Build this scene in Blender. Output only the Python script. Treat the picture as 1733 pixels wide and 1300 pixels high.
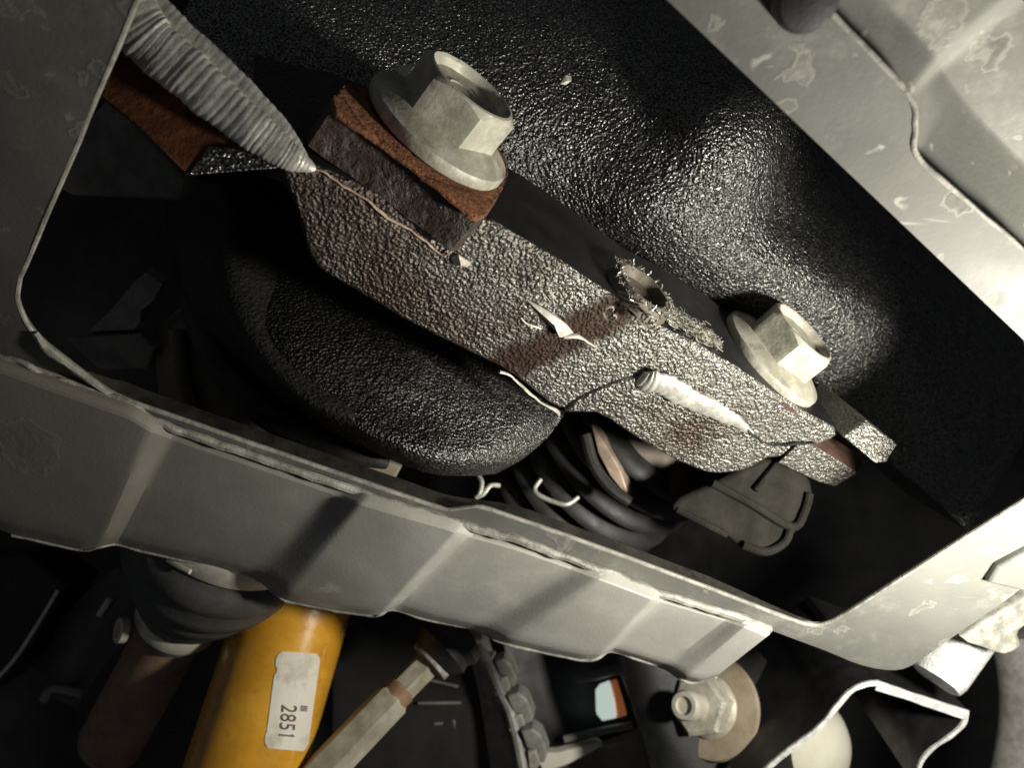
import bpy, bmesh, math, random
from mathutils import Vector, Matrix, noise
from mathutils.geometry import tessellate_polygon
random.seed(7)
for o in list(bpy.data.objects):
    bpy.data.objects.remove(o)
S = bpy.context.scene
C = S.collection
# ---------------------------------------------------------------- camera
cd = bpy.data.cameras.new('camera')
cam = bpy.data.objects.new('camera', cd); C.objects.link(cam)
cam.rotation_euler = (math.radians(90), 0, 0)
cd.sensor_width = 36; cd.lens = 28.0; cd.clip_start = .005; cd.clip_end = 50
cd.dof.use_dof = True; cd.dof.focus_distance = .215; cd.dof.aperture_fstop = 15
S.camera = cam
S.render.resolution_x = 1024; S.render.resolution_y = 769
# ---------------------------------------------------------------- world and lamp
w = bpy.data.worlds.new('World'); S.world = w; w.use_nodes = True
bg = w.node_tree.nodes['Background']
bg.inputs[0].default_value = (.85, .9, 1, 1); bg.inputs[1].default_value = .042
LAMP = Vector((.155, .150, -.055))
ld = bpy.data.lights.new('work_lamp', 'POINT'); ld.energy = 2.3; ld.color = (1, .965, .865)
ld.shadow_soft_size = .011
lo = bpy.data.objects.new('work_lamp', ld); C.objects.link(lo); lo.location = LAMP
S.view_settings.view_transform = 'Standard'; S.view_settings.look = 'None'
S.view_settings.exposure = 0; S.view_settings.gamma = 1
# ---------------------------------------------------------------- geometry helpers
F = 1348.0
def ray(x, y): return Vector(((x-866.5)/F, 1, -(y-650)/F))
def U(x, y, d): return ray(x, y)*d
def Us(l): return [U(*p) for p in l]
def hit(x, y, P, N):
    r = ray(x, y); return r*(P.dot(N)/r.dot(N))
# the cover plate's plane: q.X = 1
qA, qB, qC = 7.102*.93, .000314*.93, -.003095*.93
Q = Vector((qB*F, qA+866.5*qB+650*qC, -qC*F)); QN = -Q.normalized(); QL = Q.length
def PL(x, y, h=0.):
    r = ray(x, y); return r*((1-h*QL)/Q.dot(r))
def cr(p0, p1, p2, p3, t):
    return .5*((2*p1)+(p2-p0)*t+(2*p0-5*p1+4*p2-p3)*t*t+(3*p1-p0-3*p2+p3)*t**3)
def spline(pts, n, closed=False):
    pts = [Vector(p) for p in pts]; m = len(pts); out = []
    segs = m if closed else m-1
    for i in range(segs):
        if closed: a, b, c, d = pts[i-1], pts[i], pts[(i+1) % m], pts[(i+2) % m]
        else: a, b, c, d = pts[max(i-1, 0)], pts[i], pts[i+1], pts[min(i+2, m-1)]
        for k in range(n): out.append(cr(a, b, c, d, k/n))
    if not closed: out.append(pts[-1].copy())
    return out
def px(pts, n=3, closed=True):           # smooth outline in photo coordinates
    return [(v.x, v.y) for v in spline([(a, b, 0) for a, b in pts], n, closed)]
def tag(o, label=None, cat=None, group=None, kind=None):
    if label: o['label'] = label
    if cat: o['category'] = cat
    if group: o['group'] = group
    if kind: o['kind'] = kind
    return o
def thing(name, base, label, cat, group=None):
    o = bpy.data.objects.new(name, None); C.objects.link(o); o.location = base
    o.empty_display_size = .01
    return tag(o, label, cat, group)
def base_of(parent):
    b = Vector((0, 0, 0))
    while parent: b += Vector(parent.location); parent = parent.parent
    return b
def link(name, verts, faces, mat, parent=None, smooth=True, sharp=35, wn=False, base=None):
    b = base_of(parent)
    if parent is None and base is not None: b = Vector(base)
    me = bpy.data.meshes.new(name)
    me.from_pydata([tuple(Vector(v)-b) for v in verts], [], faces); me.validate()
    bm = bmesh.new(); bm.from_mesh(me)
    bmesh.ops.recalc_face_normals(bm, faces=bm.faces); bm.to_mesh(me); bm.free()
    if smooth:
        me.shade_smooth(); me.set_sharp_from_angle(angle=math.radians(sharp))
    me.materials.append(mat)
    o = bpy.data.objects.new(name, me); C.objects.link(o)
    if parent: o.parent = parent
    elif base is not None: o.location = b
    if wn:
        m = o.modifiers.new('weighted', 'WEIGHTED_NORMAL'); m.keep_sharp = True
    return o
def nz(v, s, a):                          # vector noise
    return noise.noise_vector(Vector(v)*s)*a
def prism2(name, A, B, mat, parent=None, bevel=0, seg=3, both=False, **k):
    """closed solid between outline A (front) and outline B (back)"""
    bm = bmesh.new()
    va = [bm.verts.new(p) for p in A]; vb = [bm.verts.new(p) for p in B]
    fa = bm.faces.new(va); fb = bm.faces.new(vb[::-1]); n = len(A)
    for i in range(n): bm.faces.new((va[i], vb[i], vb[(i+1) % n], va[(i+1) % n]))
    bmesh.ops.recalc_face_normals(bm, faces=bm.faces)
    if bevel:
        es = list(fa.edges)+(list(fb.edges) if both else [])
        bmesh.ops.bevel(bm, geom=es, offset=bevel, segments=seg, profile=.5, affect='EDGES', clamp_overlap=True)
    bmesh.ops.triangulate(bm, faces=[f for f in bm.faces if len(f.verts) > 4])
    bm.verts.index_update()
    vs = [v.co.copy() for v in bm.verts]; fs = [[v.index for v in f.verts] for f in bm.faces]
    bm.free()
    return link(name, vs, fs, mat, parent, wn=True, **k)
def prism(name, A, vec, mat, parent=None, **k):
    return prism2(name, A, [p+vec for p in A], mat, parent, **k)
def holed(name, outer, inner, vec, mat, parent=None, **k):
    """flat sheet with one opening, thickness vec"""
    tri = tessellate_polygon([outer, inner]); P = list(outer)+list(inner); n = len(P)
    fs = [list(t) for t in tri]+[[i+n for i in t[::-1]] for t in tri]
    a = len(outer); b = len(inner)
    for i in range(a): j = (i+1) % a; fs.append([i, j, j+n, i+n])
    for i in range(b): j = (i+1) % b; fs.append([a+i, a+j, a+j+n, a+i+n])
    return link(name, P+[p+vec for p in P], fs, mat, parent, wn=True, **k)
def grid(name, rows, mat, parent=None, back=None, nu=6, nv=6, jit=0, jscale=80, lin=False, sm=0, **k):
    """closed solid whose front is a smooth surface through the control rows, back face moved by `back`"""
    R = [spline(r, nu) if not lin else [Vector(a).lerp(Vector(b), t/nu) for a, b in zip(r[:-1], r[1:]) for t in range(nu)]+[Vector(r[-1])] for r in rows]
    cols = len(R[0]); G = []
    for c in range(cols):
        col = [r[c] for r in R]
        G.append(spline(col, nv) if not lin else [a.lerp(b, t/nv) for a, b in zip(col[:-1], col[1:]) for t in range(nv)]+[col[-1].copy()])
    h = len(G[0])
    for _ in range(sm):
        H = [[v.copy() for v in c] for c in G]
        for i in range(1, cols-1):
            for j in range(1, h-1):
                H[i][j] = (G[i-1][j]+G[i+1][j]+G[i][j-1]+G[i][j+1]+G[i][j]*2)/6
        for i in range(1, cols-1):
            for j in (0, h-1): H[i][j] = (G[i-1][j]+G[i+1][j]+G[i][j]*2)/4
        for j in range(1, h-1):
            for i in (0, cols-1): H[i][j] = (G[i][j-1]+G[i][j+1]+G[i][j]*2)/4
        G = H
    vs = [G[i][j] for i in range(cols) for j in range(h)]
    if jit: vs = [v+nz(v, jscale, jit) for v in vs]
    n = len(vs); fs = []
    I = lambda i, j: i*h+j
    for i in range(cols-1):
        for j in range(h-1):
            q = [I(i, j), I(i+1, j), I(i+1, j+1), I(i, j+1)]; fs.append(q); fs.append([x+n for x in q[::-1]])
    bor = [I(i, 0) for i in range(cols)]+[I(cols-1, j) for j in range(1, h)]+[I(i, h-1) for i in range(cols-2, -1, -1)]+[I(0, j) for j in range(h-2, 0, -1)]
    for a, b in zip(bor, bor[1:]+bor[:1]): fs.append([a, b, b+n, a+n])
    return link(name, vs+[v+back for v in vs], fs, mat, parent, **k)
def frame(ax):
    ax = ax.normalized(); a = ax.cross(Vector((0, 0, 1)))
    if a.length < .1: a = ax.cross(Vector((1, 0, 0)))
    a.normalize(); return ax, a, ax.cross(a)
def lathe(name, P, ax, prof, mat, parent=None, seg=64, rot=0, rfun=None, **k):
    """closed turned body; prof = [(radius, height)...]; rfun(angle, ring) scales the radius"""
    ax, a, b = frame(ax); vs = []; fs = []
    for i, (r, h) in enumerate(prof):
        for s in range(seg):
            t = 2*math.pi*s/seg+rot; rr = r*(rfun(t, i) if rfun else 1)
            vs.append(P+ax*h+(a*math.cos(t)+b*math.sin(t))*rr)
    m = len(prof)
    for i in range(m-1):
        for s in range(seg):
            t = (s+1) % seg; fs.append([i*seg+s, i*seg+t, (i+1)*seg+t, (i+1)*seg+s])
    vs.append(P+ax*prof[0][1]); vs.append(P+ax*prof[-1][1]); e = len(vs)
    for s in range(seg):
        t = (s+1) % seg; fs.append([e-2, t, s]); fs.append([e-1, (m-1)*seg+s, (m-1)*seg+t])
    return link(name, vs, fs, mat, parent, **k)
def tube_data(pts, rad, seg=12, flat=1., jit=0, js=300, upv=None):
    vs = []; fs = []; n = len(pts); pa = None
    for i, p in enumerate(pts):
        d = (pts[min(i+1, n-1)]-pts[max(i-1, 0)]).normalized()
        if upv is not None: a = (upv-d*upv.dot(d)).normalized()
        elif pa is None: a = frame(d)[1]
        else: a = (pa-d*pa.dot(d)).normalized()
        pa = a; b = d.cross(a); r = rad[i] if isinstance(rad, (list, tuple)) else rad
        for s in range(seg):
            t = 2*math.pi*s/seg
            v = p+(a*math.cos(t)*flat+b*math.sin(t))*r
            if jit: v = v+nz(v, js, jit)
            vs.append(v)
    for i in range(n-1):
        for s in range(seg):
            t = (s+1) % seg; fs.append([i*seg+s, i*seg+t, (i+1)*seg+t, (i+1)*seg+s])
    fs.append(list(range(seg))[::-1]); fs.append([(n-1)*seg+s for s in range(seg)])
    return vs, fs
def tube(name, pts, rad, mat, parent=None, seg=12, flat=1., jit=0, js=300, upv=None, **k):
    vs, fs = tube_data(pts, rad, seg, flat, jit, js, upv)
    return link(name, vs, fs, mat, parent, **k)
def many(name, parts, mat, parent=None, **k):
    vs = []; fs = []
    for v, f in parts:
        o = len(vs); vs += v; fs += [[i+o for i in q] for q in f]
    return link(name, vs, fs, mat, parent, **k)
def lerp_list(a, n):
    out = []
    for x, y in zip(a[:-1], a[1:]): out += [x+(y-x)*t/n for t in range(n)]
    return out+[a[-1]]
# ---------------------------------------------------------------- materials
class NT:
    def __init__(s, name):
        s.m = bpy.data.materials.new(name); s.m.use_nodes = True; s.t = s.m.node_tree
        s.p = s.t.nodes['Principled BSDF']; s.co = s.n('ShaderNodeTexCoord').outputs['Object']
    def n(s, ty, **k):
        x = s.t.nodes.new(ty)
        for a, b in k.items(): setattr(x, a, b)
        return x
    def l(s, a, b): s.t.links.new(a, b)
    def setv(s, sock, v):
        if hasattr(v, 'is_output'): s.l(v, sock)
        else: sock.default_value = v
    def noise(s, scale, det=3, rough=.55, vec=None, dist=0):
        x = s.n('ShaderNodeTexNoise'); s.l(vec or s.co, x.inputs['Vector'])
        x.inputs['Scale'].default_value = scale; x.inputs['Detail'].default_value = det
        x.inputs['Roughness'].default_value = rough; x.inputs['Distortion'].default_value = dist
        return x.outputs['Fac']
    def warp(s, scale, amt, vec=None):
        x = s.n('ShaderNodeTexNoise'); s.l(vec or s.co, x.inputs['Vector'])
        x.inputs['Scale'].default_value = scale; x.inputs['Detail'].default_value = 2
        v = s.n('ShaderNodeVectorMath', operation='MULTIPLY_ADD'); s.l(x.outputs['Color'], v.inputs[0])
        v.inputs[1].default_value = (amt,)*3; s.l(vec or s.co, v.inputs[2]); return v.outputs[0]
    def vor(s, scale, vec=None, feature='F1', out='Distance'):
        x = s.n('ShaderNodeTexVoronoi', feature=feature); s.l(vec or s.co, x.inputs['Vector'])
        x.inputs['Scale'].default_value = scale; return x.outputs[out]
    def mp(s, v, a, b, c=0., d=1.):
        x = s.n('ShaderNodeMapRange', interpolation_type='SMOOTHSTEP'); s.l(v, x.inputs[0])
        for i, q in enumerate((a, b, c, d)): x.inputs[i+1].default_value = q
        return x.outputs[0]
    def math(s, op, a, b=0.):
        x = s.n('ShaderNodeMath', operation=op); s.setv(x.inputs[0], a); s.setv(x.inputs[1], b); return x.outputs[0]
    def mix(s, f, a, b):
        x = s.n('ShaderNodeMix', data_type='RGBA'); s.setv(x.inputs[0], f)
        for i, c in ((6, a), (7, b)):
            if isinstance(c, tuple): c = c+(1,)
            s.setv(x.inputs[i], c)
        return x.outputs[2]
    def bump(s, h, dist, strength=1., prev=None):
        x = s.n('ShaderNodeBump'); s.l(h, x.inputs['Height']); x.inputs['Distance'].default_value = dist
        x.inputs['Strength'].default_value = strength
        if prev: s.l(prev, x.inputs['Normal'])
        return x.outputs[0]
    def dot(s, vec, at):
        x = s.n('ShaderNodeVectorMath', operation='DOT_PRODUCT'); s.l(s.co, x.inputs[0]); x.inputs[1].default_value = vec
        return s.math('SUBTRACT', x.outputs['Value'], at)
    def done(s, col, rough, normal=None, metal=0., spec=.5, coat=0.):
        if isinstance(col, tuple): col = col+(1,)
        s.setv(s.p.inputs['Base Color'], col); s.setv(s.p.inputs['Roughness'], rough)
        s.p.inputs['Metallic'].default_value = metal; s.p.inputs['Specular IOR Level'].default_value = spec
        s.p.inputs['Coat Weight'].default_value = coat
        if normal: s.l(normal, s.p.inputs['Normal'])
        return s.m
def simple(name, c1, c2, rough=.5, rough2=None, scale=90, metal=0., spec=.5, bscale=900, bdist=.00008, coat=0., th=(.35, .65)):
    t = NT(name); f = t.mp(t.noise(scale, 5, .65), *th)
    r = t.mp(t.noise(scale*2.3, 4), .3, .7, rough, rough2 if rough2 is not None else rough+.12)
    return t.done(t.mix(f, c1, c2), r, t.bump(t.noise(bscale, 4, .6), bdist), metal, spec, coat)
def wrinkle(name, c1, c2, rough, scale=620, dist=.00055, spec=.5, brown=None, stretch=None, band=None, cover=(.45, .7), metal=0., left=None, lc=(.055, .030, .021), lw=.055):
    """crinkled black chassis coating"""
    t = NT(name); co = t.co
    if stretch:
        m = t.n('ShaderNodeMapping'); m.inputs['Scale'].default_value = stretch; t.l(co, m.inputs['Vector']); co = m.outputs[0]
    wv = t.warp(scale*.45, .0010, co)
    v = t.vor(scale, wv, 'SMOOTH_F1'); v2 = t.noise(scale*1.6, 3, .6, wv); v3 = t.noise(scale*.22, 2, .5)
    h = t.math('ADD', t.math('MULTIPLY', t.mp(v, .05, .7, 1, 0), .8), t.math('ADD', t.math('MULTIPLY', v2, .6), t.math('MULTIPLY', v3, 1.5)))
    nm = t.bump(h, dist)
    col = t.mix(t.mp(v2, .4, .62), c1, c2)
    rr = t.mp(t.noise(140, 3), .3, .7, rough-.07, rough+.08)
    if brown: col = t.mix(t.math('MULTIPLY', t.mp(t.noise(28, 4, .6), *cover), .8), col, brown)
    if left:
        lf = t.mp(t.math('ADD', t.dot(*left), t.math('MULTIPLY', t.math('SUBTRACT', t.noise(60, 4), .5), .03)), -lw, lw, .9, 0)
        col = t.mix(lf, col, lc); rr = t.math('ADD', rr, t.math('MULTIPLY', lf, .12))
    if band:
        vec, at, wd, bc = band
        d = t.math('ADD', t.math('ABSOLUTE', t.dot(vec, at)), t.math('MULTIPLY', t.math('SUBTRACT', t.noise(90, 3), .5), .008))
        bm_ = t.mp(d, wd*.55, wd*1.15, 1, 0)
        col = t.mix(t.math('MULTIPLY', bm_, .9), col, bc); rr = t.math('ADD', rr, t.math('MULTIPLY', bm_, .28))
    return t.done(col, rr, nm, metal, spec)
def plate_paint(name, c1, c2, light, dark, cells=70, gate=.62, rough=.42, blot=.75, grime_shade=None):
    """worn grey paint with splashes that dried into pale rims"""
    t = NT(name); wv = t.warp(130, .012); wv2 = t.warp(420, .004, wv)
    f = t.mp(t.noise(22, 4, .6), .3, .7); col = t.mix(f, c1, c2)
    dirt = t.mp(t.noise(48, 6, .72), .5, .8, 0, .55); col = t.mix(dirt, col, light)
    d = t.vor(cells, wv2); c = t.vor(cells, wv2, 'F1', 'Color')
    sep = t.n('ShaderNodeSeparateColor'); t.l(c, sep.inputs[0])
    on = t.math('GREATER_THAN', sep.outputs[0], gate)
    rim = t.math('SUBTRACT', t.mp(d, .30, .34, 1, 0), t.mp(d, .22, .29, 1, 0))
    body = t.math('MULTIPLY', t.mp(d, .12, .33, 1, 0), t.mp(t.noise(260, 3), .35, .65))
    st = t.math('MULTIPLY', on, t.math('MAXIMUM', t.math('MULTIPLY', rim, .34), t.math('MULTIPLY', body, blot)))
    col = t.mix(st, col, light)
    d3 = t.vor(cells*2.7, wv2); c3 = t.vor(cells*2.7, wv2, 'F1', 'Color'); s3 = t.n('ShaderNodeSeparateColor'); t.l(c3, s3.inputs[0])
    sp = t.math('MULTIPLY', t.math('GREATER_THAN', s3.outputs[1], .86), t.mp(d3, .1, .3, 1, 0)); col = t.mix(t.math('MULTIPLY', sp, .8), col, light)
    dk = t.math('MULTIPLY', t.math('GREATER_THAN', sep.outputs[2], .88), t.mp(d, .18, .3, 1, 0)); col = t.mix(t.math('MULTIPLY', dk, .55), col, dark)
    sc = t.n('ShaderNodeMapping'); sc.inputs['Rotation'].default_value = (.4, .9, .5); sc.inputs['Scale'].default_value = (40, 900, 300); t.l(t.co, sc.inputs[0])
    scr = t.mp(t.noise(1, 2, .5, sc.outputs[0]), .72, .78, 0, .5); col = t.mix(scr, col, light)
    if grime_shade:
        gm = t.mp(t.math('ADD', t.dot(grime_shade[0], grime_shade[1]), t.math('MULTIPLY', t.math('SUBTRACT', t.noise(30, 5), .5), .09)), -.05, .07, .85, 0); col = t.mix(gm, col, grime_shade[2])  # darker to the left: lamp falloff painted in, together with brown grime
    r = t.mp(t.noise(60, 4), .3, .7, rough, rough+.16)
    h = t.math('ADD', t.math('MULTIPLY', st, .8), t.math('MULTIPLY', t.noise(900, 3), .35))
    nm = t.bump(h, .00018, .8, t.bump(t.noise(35, 2), .0006, .5))
    return t.done(col, r, nm, .0, .28)
M = {}
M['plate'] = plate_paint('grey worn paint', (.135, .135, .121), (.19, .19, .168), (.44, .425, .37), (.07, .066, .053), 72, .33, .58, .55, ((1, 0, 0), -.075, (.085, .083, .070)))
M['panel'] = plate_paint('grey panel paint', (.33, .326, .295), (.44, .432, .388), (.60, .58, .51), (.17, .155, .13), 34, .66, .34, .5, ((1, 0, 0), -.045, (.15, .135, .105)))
M['rim'] = simple('scraped edge', (.20, .195, .165), (.40, .385, .33), .42, scale=220, bdist=.0002)
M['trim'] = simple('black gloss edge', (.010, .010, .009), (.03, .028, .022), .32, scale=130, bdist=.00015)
def worn(name, c1, c2, dirt, amt, rust=None):
    t = NT(name); n1 = t.noise(120, 5, .65); n2 = t.noise(75, 6, .75, None, .6); n3 = t.noise(900, 4)
    col = t.mix(t.mp(n1, .35, .65), c1, c2)
    col = t.mix(t.mp(n2, .50, .72, 0, amt), col, dirt)
    sc = t.n('ShaderNodeMapping'); sc.inputs['Rotation'].default_value = (.5, .2, .9); sc.inputs['Scale'].default_value = (120, 2200, 2200); t.l(t.co, sc.inputs[0])
    col = t.mix(t.mp(t.noise(1, 2, .5, sc.outputs[0]), .66, .74, 0, .45), col, dirt)
    if rust: col = t.mix(t.mp(t.noise(210, 5, .7), .60, .72, 0, .6), col, rust)
    return t.done(col, t.mp(n2, .3, .7, .42, .68), t.bump(t.math('ADD', t.math('MULTIPLY', n2, .7), t.math('MULTIPLY', n3, .5)), .00022), .15)
M['zinc'] = worn('dull zinc', (.44, .42, .335), (.64, .62, .51), (.17, .145, .105), .75)
M['zinc_dirty'] = worn('dirty zinc', (.36, .34, .265), (.56, .54, .445), (.13, .105, .07), .85, (.17, .085, .045))
M['dark_oxide'] = simple('dark brown oxide', (.05, .024, .017), (.10, .048, .034), .7, .85, 200, bdist=.0003)
M['weld'] = simple('weld metal', (.56, .54, .48), (.78, .76, .68), .38, .55, 260, .55, bscale=1500, bdist=.00012)
M['chip'] = simple('bare metal flake', (.55, .52, .44), (.78, .74, .64), .35, .5, 300, .3, bscale=1200, bdist=.00015)
M['shaving'] = simple('steel shaving', (.38, .36, .30), (.62, .60, .52), .35, .5, 500, .6)
M['hair'] = simple('rust hairline', (.42, .22, .12), (.62, .50, .38), .6, .8, 300)
M['rubber'] = simple('black rubber', (.012, .012, .012), (.028, .027, .025), .5, .62, 80, bdist=.0001)
M['boot'] = simple('dusty rubber boot', (.045, .045, .042), (.080, .079, .071), .5, .65, 45, bdist=.00012)
M['black'] = simple('black paint', (.008, .008, .009), (.016, .016, .016), .45, .6, 60)
M['dark'] = simple('underbody dark', (.010, .010, .010), (.022, .021, .02), .65, .8, 30)
M['cast_grey'] = simple('dark cast alloy', (.13, .12, .10), (.22, .205, .17), .5, .7, 70, .2, bdist=.0002)
M['end_alloy'] = simple('dull dark casting', (.014, .013, .010), (.028, .026, .021), .78, .9, 70, 0, .15, bdist=.0002)
M['clamp'] = simple('clamp steel', (.52, .48, .40), (.66, .62, .53), .38, .5, 150, .25)
M['shaft'] = simple('brown rusted shaft', (.17, .10, .06), (.28, .17, .10), .6, .75, 60, bdist=.0002)
t = NT('yellow damper paint'); n1 = t.noise(50, 5, .65); n2 = t.noise(160, 6, .75, None, .5)
M['yellow'] = t.done(t.mix(t.mp(n2, .54, .74, 0, .55), t.mix(t.mp(n1, .35, .65), (.58, .27, .018), (.74, .38, .035)), (.16, .075, .02)), t.mp(n2, .35, .7, .18, .42), t.bump(n2, .00006), 0, .5, .6)
M['label'] = simple('scuffed paper label', (.50, .45, .36), (.74, .69, .60), .6, .75, 90, th=(.3, .52))
M['ink'] = simple('grey print', (.07, .06, .045), (.12, .105, .085), .7, scale=400)
M['brass'] = simple('passivated steel', (.30, .26, .18), (.48, .45, .36), .42, .55, 70, .25, bdist=.00012)
M['cream'] = simple('cream rubber', (.66, .62, .50), (.76, .72, .60), .55, .7, 40)
M['tan'] = simple('tan washer', (.26, .21, .14), (.34, .28, .2), .6, .75, 90, bdist=.0002)
M['bare'] = simple('scraped bright steel', (.55, .54, .52), (.82, .82, .80), .35, .5, 240, .2, bdist=.0004)
M['copper'] = simple('copper strip', (.22, .16, .115), (.38, .29, .22), .4, .5, 90, .2)
M['orange'] = simple('orange lens', (.55, .17, .05), (.65, .24, .08), .3)
M['glass_white'] = simple('white lens', (.75, .82, .76), (.86, .92, .88), .25)
M['brown_gray'] = simple('brown grey paint', (.12, .10, .075), (.18, .15, .12), .6, .75, 50)
M['plastic'] = simple('grey plastic', (.16, .155, .14), (.26, .25, .23), .42, .55, 140)
t = NT('flaking rust'); r1 = t.noise(420, 5, .7); r2 = t.noise(70, 4, .6)
M['rust'] = t.done(t.mix(t.mp(r1, .35, .65), t.mix(t.mp(r2, .35, .65), (.085, .036, .019), (.19, .078, .036)), (.27, .12, .06)), .9, t.bump(t.math('ADD', r1, t.noise(1100, 4)), .0006), 0, .2)
t = NT('brown oxide'); r1 = t.noise(160, 5, .65)
M['oxide'] = t.done(t.mix(t.mp(r1, .35, .7), (.10, .033, .014), (.20, .072, .028)), .75, t.bump(t.noise(600, 4), .0002), 0, .3)
t = NT('pitted dark block'); r1 = t.noise(150, 5, .65, None, 1.2); r2 = t.noise(50, 3)
M['block'] = t.done(t.mix(t.mp(r2, .35, .65), (.040, .028, .023), (.085, .056, .043)), t.mp(r1, .35, .65, .38, .6), t.bump(t.math('ADD', t.math('MULTIPLY', r1, 1.4), t.math('MULTIPLY', t.noise(700, 3), .4)), .0011), 0, .55)
for k_, c_, e_ in (('glass_white', (.8, .95, .88, 1), .55), ('orange', (.5, .16, .06, 1), .30)):     # glow added to the lens in place of daylight behind it
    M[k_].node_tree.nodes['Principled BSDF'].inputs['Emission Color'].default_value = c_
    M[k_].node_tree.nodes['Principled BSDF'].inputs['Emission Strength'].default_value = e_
# ---------------------------------------------------------------- bracket axes
P1 = U(735, 232, .2)
e = Vector((.78, .48, -.405)).normalized(); n = Vector((.618, -.48, .615)); n = (n-e*n.dot(e)).normalized(); g = e.cross(n)
GP = P1+g*.021
def G(x, y, off=0.): return hit(x, y, GP+g*off, g)
BB = P1.copy()                               # base of the bracket thing
bandat = (G(965, 565)-BB).dot((e*.9-n*.35).normalized())
M['wrinkle'] = wrinkle('crinkled black coating on bracket', (.20, .195, .175), (.46, .445, .395), .40, 1100, .00066, 1.0, metal=.8, brown=(.10, .06, .042), left=(tuple(e), (G(725, 475)-BB).dot(e)), band=(tuple((e*.9-n*.35).normalized()), bandat, .0075, (.055, .026, .016)))
M['cast'] = wrinkle('crinkled black coating on casting', (.03, .03, .029), (.36, .355, .33), .33, 1100, .00070, 1.0, metal=.88)
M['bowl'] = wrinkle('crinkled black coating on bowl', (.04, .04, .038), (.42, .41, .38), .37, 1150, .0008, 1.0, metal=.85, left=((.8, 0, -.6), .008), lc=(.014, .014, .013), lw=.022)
M['cast_brown'] = wrinkle('crinkled brown coating', (.018, .014, .011), (.05, .035, .025), .48, 950, .0006, .5, (.06, .03, .02), cover=(.35, .6))
M['matte_black'] = wrinkle('fine black coating', (.014, .014, .013), (.028, .027, .025), .5, 900, .0003, .45)

# ================================================================ underbody behind everything
o = link('underbody', *[x for x in (lambda c, s: ([Vector((c[0]+a*s[0], c[1]+b*s[1], c[2]+d*s[2])) for a in (-1, 1) for b in (-1, 1) for d in (-1, 1)], [[0, 1, 3, 2], [4, 6, 7, 5], [0, 4, 5, 1], [2, 3, 7, 6], [0, 2, 6, 4], [1, 5, 7, 3]]))((0, .72, 0), (1.2, .06, 1.0))], M['dark'], None, smooth=False)
tag(o, kind='structure')

# ================================================================ cover plate
plate = thing('cover_plate', PL(700, 1000), 'grey painted underbody cover plate with large opening and ribbed lower edge', 'cover plate')
inner_px = px([(486, -614), (360, -310), (230, 0), (130, 240)], 4, False)[:-1] + px([(130, 240), (45, 440), (30, 478), (30, 520), (58, 568), (110, 612), (182, 665), (240, 690)], 5, False)[:-1] + \
    px([(240, 690), (500, 780), (690, 845), (750, 864), (785, 862), (815, 862), (870, 880), (1000, 925), (1200, 999), (1330, 1049), (1368, 1060), (1400, 1058), (1450, 1030)], 4, False)[:-1] + \
    [(1450, 1030), (1600, 934), (1733, 850), (1800, 813), (1832, 800), (1836, 788), (1785, 745), (1756, 690), (1744, 610), (1733, 576), (1130, 0), (700, -410)]  # right end lies out of view, shaped to set the lamp's shadow edge
outer_px = [(-500, -800), (300, -1000), (900, -700), (1220, -300), (1330, -60), (1411, 26), (1480, 100), (1536, 157), (1552, 264), (1590, 300), (1633, 340), (1733, 425), (1900, 580), (2200, 760), (2350, 880), (2250, 985), (2000, 1005), (1800, 995)] + \
    px([(1733, 992), (1700, 1018), (1640, 1060), (1585, 1098), (1550, 1123), (1515, 1135), (1460, 1127), (1400, 1103), (1360, 1088), (1290, 1062), (1240, 1046)], 3, False) + \
    [(1100, 1003), (990, 960), (890, 920), (770, 886), (600, 838), (420, 778), (280, 729), (180, 682), (0, 622), (-300, 520)]  # unseen right corner widened to keep lamplight off the housing's tail
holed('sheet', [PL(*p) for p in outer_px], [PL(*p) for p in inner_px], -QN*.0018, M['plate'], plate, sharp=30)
# rolled bead round the opening
k0 = [i for i, p in enumerate(inner_px) if p[1] > -200 and p[0] < 1960]
tube('rolled_rim', [PL(*p)-QN*.0006 for p in inner_px[4:-3]], .00065, M['rim'], plate, seg=8, jit=.0002, js=250)
# black inner wall of the opening's lower side
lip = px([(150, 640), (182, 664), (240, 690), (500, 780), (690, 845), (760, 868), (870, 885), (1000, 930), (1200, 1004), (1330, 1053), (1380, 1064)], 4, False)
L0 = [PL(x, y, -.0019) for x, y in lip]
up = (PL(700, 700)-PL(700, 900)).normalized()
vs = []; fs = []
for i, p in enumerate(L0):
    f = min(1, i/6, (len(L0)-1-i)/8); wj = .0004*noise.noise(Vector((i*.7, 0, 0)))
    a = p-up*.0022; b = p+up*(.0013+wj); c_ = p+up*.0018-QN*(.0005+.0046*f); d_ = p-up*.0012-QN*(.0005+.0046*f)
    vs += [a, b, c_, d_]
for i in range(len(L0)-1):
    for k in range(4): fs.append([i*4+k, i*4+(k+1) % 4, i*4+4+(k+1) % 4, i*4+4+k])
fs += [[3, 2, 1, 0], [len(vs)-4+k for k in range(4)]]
link('edge_trim', vs, fs, M['trim'], plate, sharp=25)
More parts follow.
